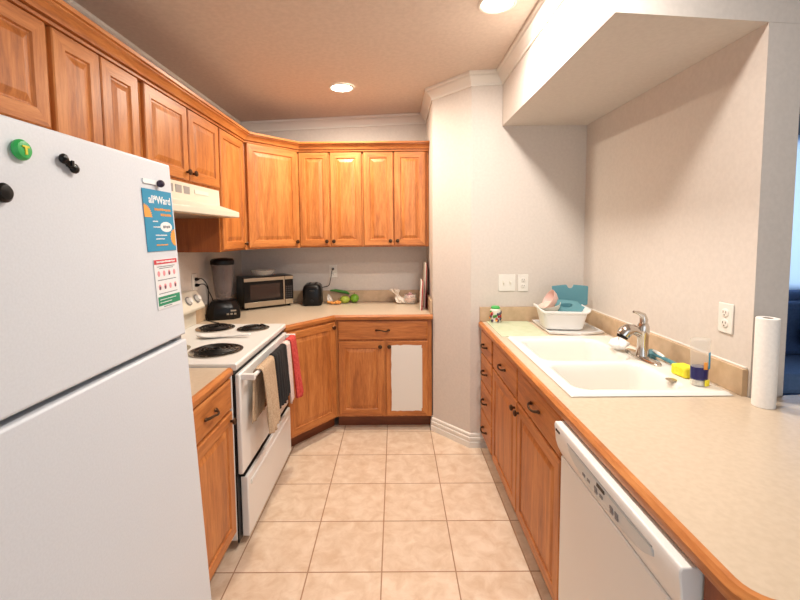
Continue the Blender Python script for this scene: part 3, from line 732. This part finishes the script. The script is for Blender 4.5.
for xx in (.03, MWW-.03):
    for yy in (.03, MWD-.03): MB().cyl((xx, yy, 0), (xx, yy, .0145), .012).build('foot', M_black, t)
# glass dish on the microwave
g = MB(); cdx, cdy = -1.135, 3.560
g.lathe([(.060, 0), (.080, .006), (.096, .030), (.106, .050), (.103, .051), (.092, .032), (.077, .010), (.0, .006)], (cdx, cdy, .914+MWH+.001), 36)
tag(g.build('glass_dish', M_clear), 'clear shallow dish on top of the microwave', 'dish')
# blender
bx, by = -1.288, 3.095
t = thing('blender', 'black blender with a clear jug beside the microwave', 'blender', (bx, by, .914), math.radians(110)); t.scale = (1, 1, 1.06)
b = MB(); b.loft([[(sx*hw, sy*hd, z) for sx, sy in ((-1, -.6), (-.6, -1), (.6, -1), (1, -.6), (1, .6), (.6, 1), (-.6, 1), (-1, .6))] for hw, hd, z in ((.100, .112, 0), (.103, .116, .02), (.100, .110, .08), (.082, .086, .122), (.066, .066, .13))])
bo = b.build('motor_base', M_black, t, bevel=.004)
b = MB()
for x in (-.080, -.055, -.030): b.box(-.1075, -.100, x-.008, x+.008, .035, .046)
b.box(-.108, -.098, -.088, -.050, .058, .068)
b.build('button', M_steel, bo)
b = MB(); b.lathe([(.050, .131), (.056, .150), (.066, .22), (.078, .365), (.080, .375), (.0765, .375), (.062, .22), (.052, .150), (.0, .145)], seg=32); jg = b.build('jug', mat('smoky_jug', lin(120, 106, 104), .08, Alpha=.42), t)
b = MB(); b.tube([(.074, 0, .345), (.115, 0, .34), (.125, 0, .30), (.115, 0, .22), (.068, 0, .20)], .008, 8); b.build('jug_handle', M_black, jg)
b = MB(); b.lathe([(.02, .146), (.02, .155), (.006, .160)], seg=16); 
for k in range(4):
    a = k*PI/2; b.tube([(0, 0, .158), (.02*math.cos(a), .02*math.sin(a), .165), (.036*math.cos(a), .036*math.sin(a), .178)], .003, 5)
b.build('blade', M_steel, jg)
b = MB(); b.lathe([(.080, .376), (.084, .380), (.084, .404), (.074, .418), (.030, .424), (.0, .424)], seg=32); b.build('lid', M_black, t)
# cords
def cord(pts, r, label, name='power_cord', m=M_black, plug=None):
    P = [Vector(p) for p in pts]; out = []
    for i in range(len(P)-1):
        p0, p1, p2, p3 = P[max(i-1, 0)], P[i], P[i+1], P[min(i+2, len(P)-1)]
        for k in range(6):
            u = k/6; out.append(.5*((2*p1)+(-p0+p2)*u+(2*p0-5*p1+4*p2-p3)*u*u+(-p0+3*p1-3*p2+p3)*u**3))
    out.append(P[-1]); mb = MB(); mb.tube(out, r, 7)
    t = thing(name, label, 'cord', tuple(P[0])); o = mb.build('cable', m, None); o.data.transform(Matrix.Translation(-P[0])); o.parent = t
    if plug:
        q = MB(); a = Vector(plug); q.tube([Vector((0, 0, 0))-a*.002, a*.012, a*.026], .01, 10, radii=[.012, .012, .006]); q.build('plug', m, t)
    return t
cord([(-1.398, 2.90, 1.226), (-1.360, 2.92, 1.225), (-1.345, 2.97, 1.16), (-1.365, 3.01, 1.06), (-1.372, 3.02, .98), (-1.372, 3.06, .935)], .0035, 'black cord from the upper socket of the left wall outlet down to the blender', plug=(1, 0, 0))
cord([(-1.398, 2.90, 1.184), (-1.350, 2.93, 1.185), (-1.33, 2.96, 1.12), (-1.32, 2.99, 1.06), (-1.35, 3.04, 1.06), (-1.376, 3.12, 1.04), (-1.378, 3.22, .99), (-1.374, 3.30, .97), (-1.36, 3.40, .96), (-1.34, 3.50, .955)], .0035, 'black cord from the lower socket of the left wall outlet behind the blender', plug=(1, 0, 0))
cord([(-1.375, 2.98, .96), (-1.362, 2.965, .925), (-1.33, 2.95, .9185), (-1.27, 2.90, .9185), (-1.24, 2.885, .9185)], .0032, 'short black cord end lying on the worktop by the blender', plug=None)
# toaster
tx, ty = -.732, 3.668
t = thing('toaster', 'black toaster on the worktop right of the microwave', 'toaster', (tx, ty, .914), math.radians(6))
def rrect(hw, hd, r, z, n=5):
    p = []
    for cx, cy, a0 in ((hw-r, hd-r, 0), (-hw+r, hd-r, PI/2), (-hw+r, -hd+r, PI), (hw-r, -hd+r, 1.5*PI)):
        for k in range(n+1):
            a = a0+PI/2*k/n; p.append((cx+r*math.cos(a), cy+r*math.sin(a), z))
    return p
b = MB(); b.loft([rrect(.078, .105, .03, .004), rrect(.083, .110, .035, .02), rrect(.081, .108, .035, .135), rrect(.074, .102, .035, .168), rrect(.060, .090, .03, .182), rrect(.05, .082, .025, .186)])
bo = b.build('shell', M_black, t)
b = MB(); b.box(-.034, -.018, -.075, .075, .1865, .1875); b.box(.018, .034, -.075, .075, .1865, .1875); b.build('slot', M_gap, bo, smooth=False)
b = MB(); b.box(-.022, .022, -.126, -.110, .125, .140); b.build('lever', M_blackm, bo, bevel=.003)
b = MB(); b.cyl((0, -.110, .045), (0, -.120, .045), .014); b.build('dial', M_blackm, bo)
b = MB(); b.box(-.06, .06, -.09, .09, 0, .0045); b.build('foot', M_gap, t)
cord([(-.570, 3.798, 1.216), (-.575, 3.765, 1.20), (-.585, 3.74, 1.13), (-.60, 3.735, 1.075), (-.64, 3.73, 1.06), (-.675, 3.725, 1.055), (-.70, 3.722, 1.05)], .0035, 'black cord from the toaster up to the back wall outlet', plug=(0, -1, 0))

# produce on the back worktop
Z0 = .914
g = MB(); g.sphere((-.372, 3.735, Z0+.041), .041, 22, 14, sz=.95); o = g.build('green_apple', M_green); tag(o, 'round green fruit at the right of the produce on the back worktop', 'fruit')
MB().tube([(-.372, 3.735, Z0+.076), (-.370, 3.737, Z0+.092)], .002, 6).build('stem', M_wtoe, o)
g = MB(); g.sphere((-.455, 3.700, Z0+.036), .036, 20, 12, sx=1.25, sz=.95); o = g.build('green_pear', mat('yellow_green_skin', lin(166, 186, 70), .4)); tag(o, 'yellow-green fruit left of the round green one', 'fruit')
MB().tube([(-.500, 3.70, Z0+.040), (-.513, 3.70, Z0+.046)], .002, 6).build('stem', M_wtoe, o)
g = MB(); pts = [(-.595, 3.765, Z0+.108), (-.545, 3.768, Z0+.108), (-.50, 3.768, Z0+.100), (-.45, 3.770, Z0+.090), (-.42, 3.772, Z0+.075)]
g.tube(pts, .012, 10, radii=[.006, .012, .014, .013, .006]); o = g.build('green_pepper', M_leaf); tag(o, 'long green pepper lying across the produce against the backsplash', 'vegetable')
g = MB()
rs = random.Random(8)
for k in range(16):
    a = rs.uniform(0, 2*PI); q = rs.uniform(0, 1)**.5
    g.sphere((-.540+.065*q*math.cos(a), 3.645+.032*q*math.sin(a), Z0+.013+.012*rs.random()), .014, 8, 6, sz=.8)
o = g.build('snack_pile', M_orangef); o['kind'] = 'stuff'; tag(o, 'heap of orange snacks in a clear bag left of the green fruit', 'snacks')
g = MB()
def bag(cx, cy, sx, sy, h, seed, z0=Z0):
    rs = random.Random(seed); ph = [rs.uniform(0, 6) for _ in range(6)]
    def fn(u, v):
        a = 2*PI*u; k = math.sin(PI*min(v*.92+.04, 1))**.6*(1-.45*v)
        r = 1+.12*math.sin(5*a+ph[0]+6*v)+.08*math.sin(9*a+ph[1]-4*v)
        return (cx+sx*k*r*math.cos(a)+.02*v*math.sin(ph[2]), cy+sy*k*r*math.sin(a), z0+.002+h*v+.004*math.sin(7*a+ph[3])*v)
    return fn
g.grid(bag(-.575, 3.665, .028, .03, .085, 5), 28, 14); o = g.build('plastic_bag', M_plasticbag, weld=True); tag(o, 'crumpled clear bag behind the orange snacks', 'bag')
g = MB()
def wb(u, v):
    base = bag(0, 0, .052, .045, .145, 9, 0)(u, v); x, y, z = base
    k = z/.145; w_ = .95 if k < .5 else .35+.9*(k-.5)*2; w_ = .95-(.62)*sm((k-.25)/.3)+.55*sm((k-.6)/.3); b_ = .045*w_; a = 2*PI*u; rr_ = b_*(1+.15*math.sin(5*a+9*k)+.10*math.sin(9*a-5*k)+.05*math.sin(17*a)) if 0 < v < 1 else .001
    return (.060-.080*k+rr_*math.cos(a), 3.665+rr_*.8*math.sin(a), Z0+.003+z*.9)
g.grid(wb, 36, 18); o = g.build('bread_bag', mat('white_bag', lin(222, 210, 196), .35), weld=True); tag(o, 'white crumpled food bag leaning by the glass jar', 'bag')
t = thing('glass_jar', 'small glass jar with reddish contents between the white bag and the boards', 'jar', (.128, 3.665, Z0))
g = MB(); g.lathe([(.034, 0), (.055, .006), (.062, .03), (.060, .062), (.052, .085), (.049, .085), (.057, .060), (.059, .03), (.051, .009), (0, .006)], seg=28); g.build('bowl', M_clear, t)
g = MB(); g.sphere((0, 0, .035), .050, 18, 10, sz=.55); g.build('contents', noisy('pink_salt', lin(206, 130, 96), lin(228, 168, 136), 80, .7), t)
g = MB()
for k in range(6): g.sphere((.024*math.cos(k*1.05), .024*math.sin(k*1.05), .062+.006*(k % 2)), .016, 10, 7)
g.sphere((0, 0, .085), .017, 10, 7)
g.build('wrapped_sweets', noisy('red_white_wrap', lin(150, 40, 50), lin(230, 190, 190), 60, .4), t)
# boards against the right wall
t = thing('cutting_board', 'tall white cutting board with a red rim against the right wall', 'cutting board', (.243, 3.555, Z0), 0, 'cutting boards by the right wall')
t.rotation_euler = (0, math.radians(2.0), 0)
MB().box(-.008, .000, -.125, .125, .0, .375).build('board', M_offw, t, bevel=.003)
MB().box(.0005, .006, -.125, .125, .0, .370).build('rim', M_redp, t, bevel=.002)
t = thing('cutting_board', 'short white cutting board with a red rim in front of the tall one', 'cutting board', (.208, 3.43, Z0), 0, 'cutting boards by the right wall')
t.rotation_euler = (0, math.radians(2.5), math.radians(-2))
MB().box(-.010, .000, -.105, .105, .0, .235).build('board', M_offw, t, bevel=.003)
MB().box(.0005, .009, -.105, .105, .0, .228).build('rim', M_redp, t, bevel=.002)

# ------------------------------------------------------------------ things by the sink
def rot_rect(cx, cy, hx, hy, a): return [(cx+x*math.cos(a)-y*math.sin(a), cy+x*math.sin(a)+y*math.cos(a)) for x, y in ((-hx, -hy), (hx, -hy), (hx, hy), (-hx, hy))]
g = MB(); g.prism([(.628, 2.868), (.628, 2.445), (.905, 2.440), (.915, 2.868)], Z0+.0004, Z0+.0052); tag(g.build('drying_mat', M_mat_green, bevel=.0015), 'pale green mat on the worktop corner left of the dish rack', 'mat')
t = thing('salt_shaker', 'small jar printed with colourful figures and a green top on the mat', 'shaker', (.684, 2.838, Z0+.0056))
g = MB(); g.lathe([(.032, 0), (.035, .004), (.035, .085), (.030, .092), (.028, .095)], seg=24); bdy = g.build('jar_body', M_offw, t)
rs = random.Random(21)
g1 = [M_redp, mat('purple_print', lin(70, 40, 80), .5), M_orange, M_leaf, M_dprint]
for mi, mm in enumerate(g1):
    g = MB()
    for k in range(5):
        g = MB(); a = rs.uniform(-PI, 0); z = rs.uniform(.012, .078); g.sphere((.0345*math.cos(a), .0345*math.sin(a), z), .009, 8, 6, sz=1.2)
        g.build('printed_patch', mm, bdy)
g = MB(); g.lathe([(.030, .0955), (.030, .105), (.022, .112), (0, .113)], seg=20); g.build('cap', mat('green_cap', lin(70, 170, 84), .4), t)
# drain board
t = MB(); DBP = [(.945, 2.865), (.930, 2.50), (1.10, 2.445), (1.262, 2.50), (1.272, 2.865)]
def inset(poly, k):
    cx = sum(p[0] for p in poly)/len(poly); cy = sum(p[1] for p in poly)/len(poly); return [(cx+(x-cx)*k, cy+(y-cy)*k) for x, y in poly]
t.loft([[(x, y, z) for x, y in inset(DBP, k)] for k, z in ((.96, Z0+.0005), (1, Z0+.006), (1.0, Z0+.016), (.96, Z0+.016), (.93, Z0+.008))])
tag(t.build('drain_tray', M_white), 'white drain tray under the dish tub', 'tray')
t = thing('dish_tub', 'white plastic dish tub holding bowls and teal boards', 'dish tub', (1.055, 2.640, Z0+.0165), math.radians(-8))
HW, HD = .136, .105
g = MB(); prof = [(.80, 0), (.84, .004), (1.0, .088), (1.12, .092), (1.13, .100), (1.10, .104), (.97, .096), (.80, .010)]
rings = []
for k, z in prof:
    ring = rrect(HW*k, HD*k*1.03, .03, z, 6)
    if z > .05: ring = [(x, y, zz_+.020*(abs(x)/HW)**3*(z/.1)) for x, y, zz_ in ring]
    rings.append(ring)
g.loft(rings); g.build('tub', M_white, t)
# items in the tub
TB_ = Z0+.0165+.012
def bowl(cx, cy, cz, r, h, m, label, tilt, name='bowl', g_=None):
    g = MB(); g.lathe([(r*.45, 0), (r*.5, .002), (r*.85, h*.55), (r, h), (r*.97, h), (r*.82, h*.55), (r*.45, .005), (0, .004)], seg=30)
    o = g.build(name, m); o.location = (cx, cy, cz); o.rotation_euler = tilt; tag(o, label, 'bowl', g_); return o
bowl(.995, 2.650, TB_+.072, .070, .060, M_offw, 'off-white bowl at the left of the dish tub', (math.radians(4), math.radians(-14), 0), g_='bowls in the dish tub')
bowl(1.035, 2.680, TB_+.135, .066, .055, M_pink, 'pink bowl tilted on top of the off-white bowl in the tub', (math.radians(0), math.radians(-62), 0), g_='bowls in the dish tub')
t = thing('lap_tray', 'large teal board standing upright at the back of the dish tub', 'tray', (1.142, 2.700, TB_+.018), rot=(math.radians(-7), 0, math.radians(-5)))
g = MB(); n = 20; up = []
for i in range(n+1):
    u = -1+2*i/n; x = u*.115; z = .220+.010*math.cos(u*PI/2); 
    if abs(u) < .2: z -= .024*math.cos(u/.2*PI/2)**.5 if abs(u) < .2 else 0
    up.append((x, z))
poly = [(-.050, .0), (.045, .0), (.045, .080), (.108, .100)] + up[::-1] + [(-.108, .100), (-.050, .080)]
g.loft([[(x, y, z) for x, z in poly] for y in (-.005, .005)]); g.build('panel', M_teal, t, bevel=.002)
t = thing('carry_tray', 'smaller pale teal caddy with a handle slot in front of the teal board', 'caddy', (1.106, 2.630, TB_+.010), rot=(math.radians(-5), 0, math.radians(-7)))
g = MB(); prof = [(-.070, .0), (.055, .0), (.070, .080), (.098, .095), (.101, .108), (.062, .120), (.045, .142), (-.040, .150), (-.098, .150)]
# slotted plate: build as strips round the slot
def plate_with_hole(outer, hole, y0, y1, mb):
    n = len(outer); R0 = [mb.b.verts.new((x, y0, z)) for x, z in outer]; R1 = [mb.b.verts.new((x, y1, z)) for x, z in outer]
    H0 = [mb.b.verts.new((x, y0, z)) for x, z in hole]; H1 = [mb.b.verts.new((x, y1, z)) for x, z in hole]
    for i in range(n):
        j = (i+1) % n
        mb.face([R0[i], R0[j], H0[j], H0[i]]); mb.face([R1[i], R1[j], H1[j], H1[i]]); mb.face([R0[i], R0[j], R1[j], R1[i]]); mb.face([H0[i], H0[j], H1[j], H1[i]])
outer = []; hole = []; n = 40; hc = (-.020, .118)
def rayhit(poly, c, a):
    best = None; d = (math.cos(a), math.sin(a))
    for (x0, z0), (x1, z1) in zip(poly, poly[1:]+poly[:1]):
        ex, ez = x1-x0, z1-z0; det = d[0]*(-ez)-(-ex)*d[1]
        if abs(det) < 1e-9: continue
        bx_, bz_ = x0-c[0], z0-c[1]; tt = (bx_*(-ez)+ex*bz_)/det; s_ = (d[0]*bz_-d[1]*bx_)/det
        if tt > 0 and -1e-6 <= s_ <= 1+1e-6 and (best is None or tt < best): best = tt
    return (c[0]+d[0]*best, c[1]+d[1]*best)
for i in range(n):
    a = 2*PI*i/n; outer.append(rayhit(prof, hc, a)); hole.append((hc[0]+.036*math.cos(a), hc[1]+(.011 if math.sin(a) > 0 else .017)*math.sin(a)))
plate_with_hole(outer, hole, -.012, .004, g); g.build('front_panel', M_teal2, t)
g = MB(); g.box(-.065, .050, .006, .030, 0, .05); g.build('bottom_trough', M_teal2, t, bevel=.003)

# brush, sponge, soap bottle, cloth behind the faucet, paper roll
t = thing('dish_brush', 'dish brush with blue-green handle lying behind the faucet', 'brush', (1.232, 1.935, .9295))
g = MB(); g.tube([(-.012, .02, .020), (.0, -.02, .018), (.008, -.065, .014), (.012, -.12, .0105), (.014, -.155, .0095)], .008, 10, radii=[.006, .007, .009, .010, .007]); g.build('handle', M_teal, t)
g = MB(); g.lathe([(.012, .0), (.024, .002), (.026, .022), (.018, .034), (.004, .038)], (-.006, .042, .0), 20); g.build('brush_head', M_teal2, t)
g = MB(); g.tube([(-.004, .026, .036), (.0, -.01, .030), (.006, -.04, .022)], .006, 8, radii=[.006, .008, .006]); g.build('neck', M_wprint, t)
g = MB(); g.box(-.030, .030, -.038, .038, 0, .044); o = g.build('sponge', M_yellow, bevel=.007); o.location = (1.203, 1.712, .9295); o.rotation_euler = (0, 0, math.radians(8)); tag(o, 'yellow sponge on the sink rim left of the soap bottle', 'sponge')
g = MB(); g.lathe([(.020, 0), (.021, .002), (.012, .004), (0, .004)], (1.118, 1.665, .9285), 20, cap0=True); tag(g.build('sink_hole_cover', M_steel), 'small steel sink hole cover in front of the yellow sponge', 'cover')
g = MB()
def cl(u, v):
    a = 2*PI*u; k = math.sin(PI*(v*.96+.02)); r = .038*k*(1+.14*math.sin(5*a+7*v)+.08*math.sin(11*a)); return (1.135+r*1.1*math.cos(a), 2.10+r*1.3*math.sin(a), .9295+.060*v*(1-.15*math.sin(3*a)))
g.grid(cl, 40, 16); tag(g.build('dish_cloth', M_wprint, weld=True, angle=80), 'crumpled white cloth on the sink deck behind the faucet', 'cloth')
t = thing('soap_bottle', 'clear soap bottle half full of dark blue soap at the sink corner', 'bottle', (1.186, 1.604, .9288))
g = MB(); bp_ = [(.026, 0), (.030, .004), (.031, .03), (.033, .09), (.035, .14), (.036, .182), (.030, .186)]
g.lathe(bp_ + [(.0, .187)], seg=28, sy=.75); g.build('bottle_shell', M_clear, t)
g = MB(); g.lathe([(.027, .024), (.0315, .028), (.033, .075), (.028, .076), (0, .076)], seg=28, sy=.76); g.build('soap', M_darkblue, t)
g = MB(); g.lathe([(.018, .001), (.021, .003), (.021, .022), (.012, .0235)], seg=20); g.build('cap', M_offw, t)
def curved_patch(name, a0, a1, z0, z1, m, par):
    g = MB(); g.grid(lambda u, v: ((.0362)*math.cos(a0+(a1-a0)*u), .0362*.77*math.sin(a0+(a1-a0)*u), z0+(z1-z0)*v), 8, 4); return g.build(name, m, par, solid=.0006)
curved_patch('blue_label', math.radians(-62), math.radians(-20), .070, .135, M_bluep, t)
curved_patch('orange_label', math.radians(-95), math.radians(-70), .070, .098, M_orange, t)
curved_patch('yellow_label', math.radians(-85), math.radians(-30), .004, .028, M_yellow, t)
t = thing('paper_towel_roll', 'white paper towel roll standing upright at the end of the right wall', 'paper towel', (1.293, 1.437, .9142))
g = MB(); g.lathe([(.032, 0), (.0335, .002), (.0335, .312), (.032, .314), (.016, .314), (.016, .0)], seg=36, cap0=False, cap1=False); g.build('roll', M_paper, t)
g = MB(); g.lathe([(.0158, .0005), (.0158, .3125), (.0145, .3125), (.0145, .0005)], seg=24, cap0=False, cap1=False); g.build('core', mat('cardboard', lin(120, 92, 74), .9), t)

# ------------------------------------------------------------------ living room beyond: sofa with cushion
t = thing('sofa', 'dark blue sofa in the room beyond the right wall', 'sofa', (2.66, 3.05, 0))
MB().box(0, 2.0, .03, .85, .06, .30).build('base', M_bluesofa, t, bevel=.02)
MB().box(0.0, 2.0, .62, .88, .31, .98).build('backrest', M_bluesofa, t, bevel=.06)
for k in range(2): MB().box(.22+k*.80, .99+k*.80, .0, .62, .302, .46).build('seat_cushion', M_bluelight, t, bevel=.04)
for k in range(2): MB().box(.22+k*.80, .99+k*.80, .44, .62, .465, .92).build('back_cushion', M_bluesofa, t, bevel=.05)
for a, b in ((0, .21), (1.80, 2.0)): MB().box(a, b, 0, .62, .30, .64).build('armrest', M_bluesofa, t, bevel=.03)
for x in (.06, 1.94):
    for y in (.08, .8): MB().cyl((x, y, 0), (x, y, .06), .02).build('leg', M_black, t)
o = MB().box(-.20, .20, -.06, .06, -.19, .19).build('throw_pillow', mat('teal_fabric', lin(96, 160, 172), .9), bevel=.05); o.location = (3.56, 3.36, .72); o.rotation_euler = (math.radians(-14), math.radians(20), 0); tag(o, 'teal throw pillow leaning on the blue sofa', 'pillow')
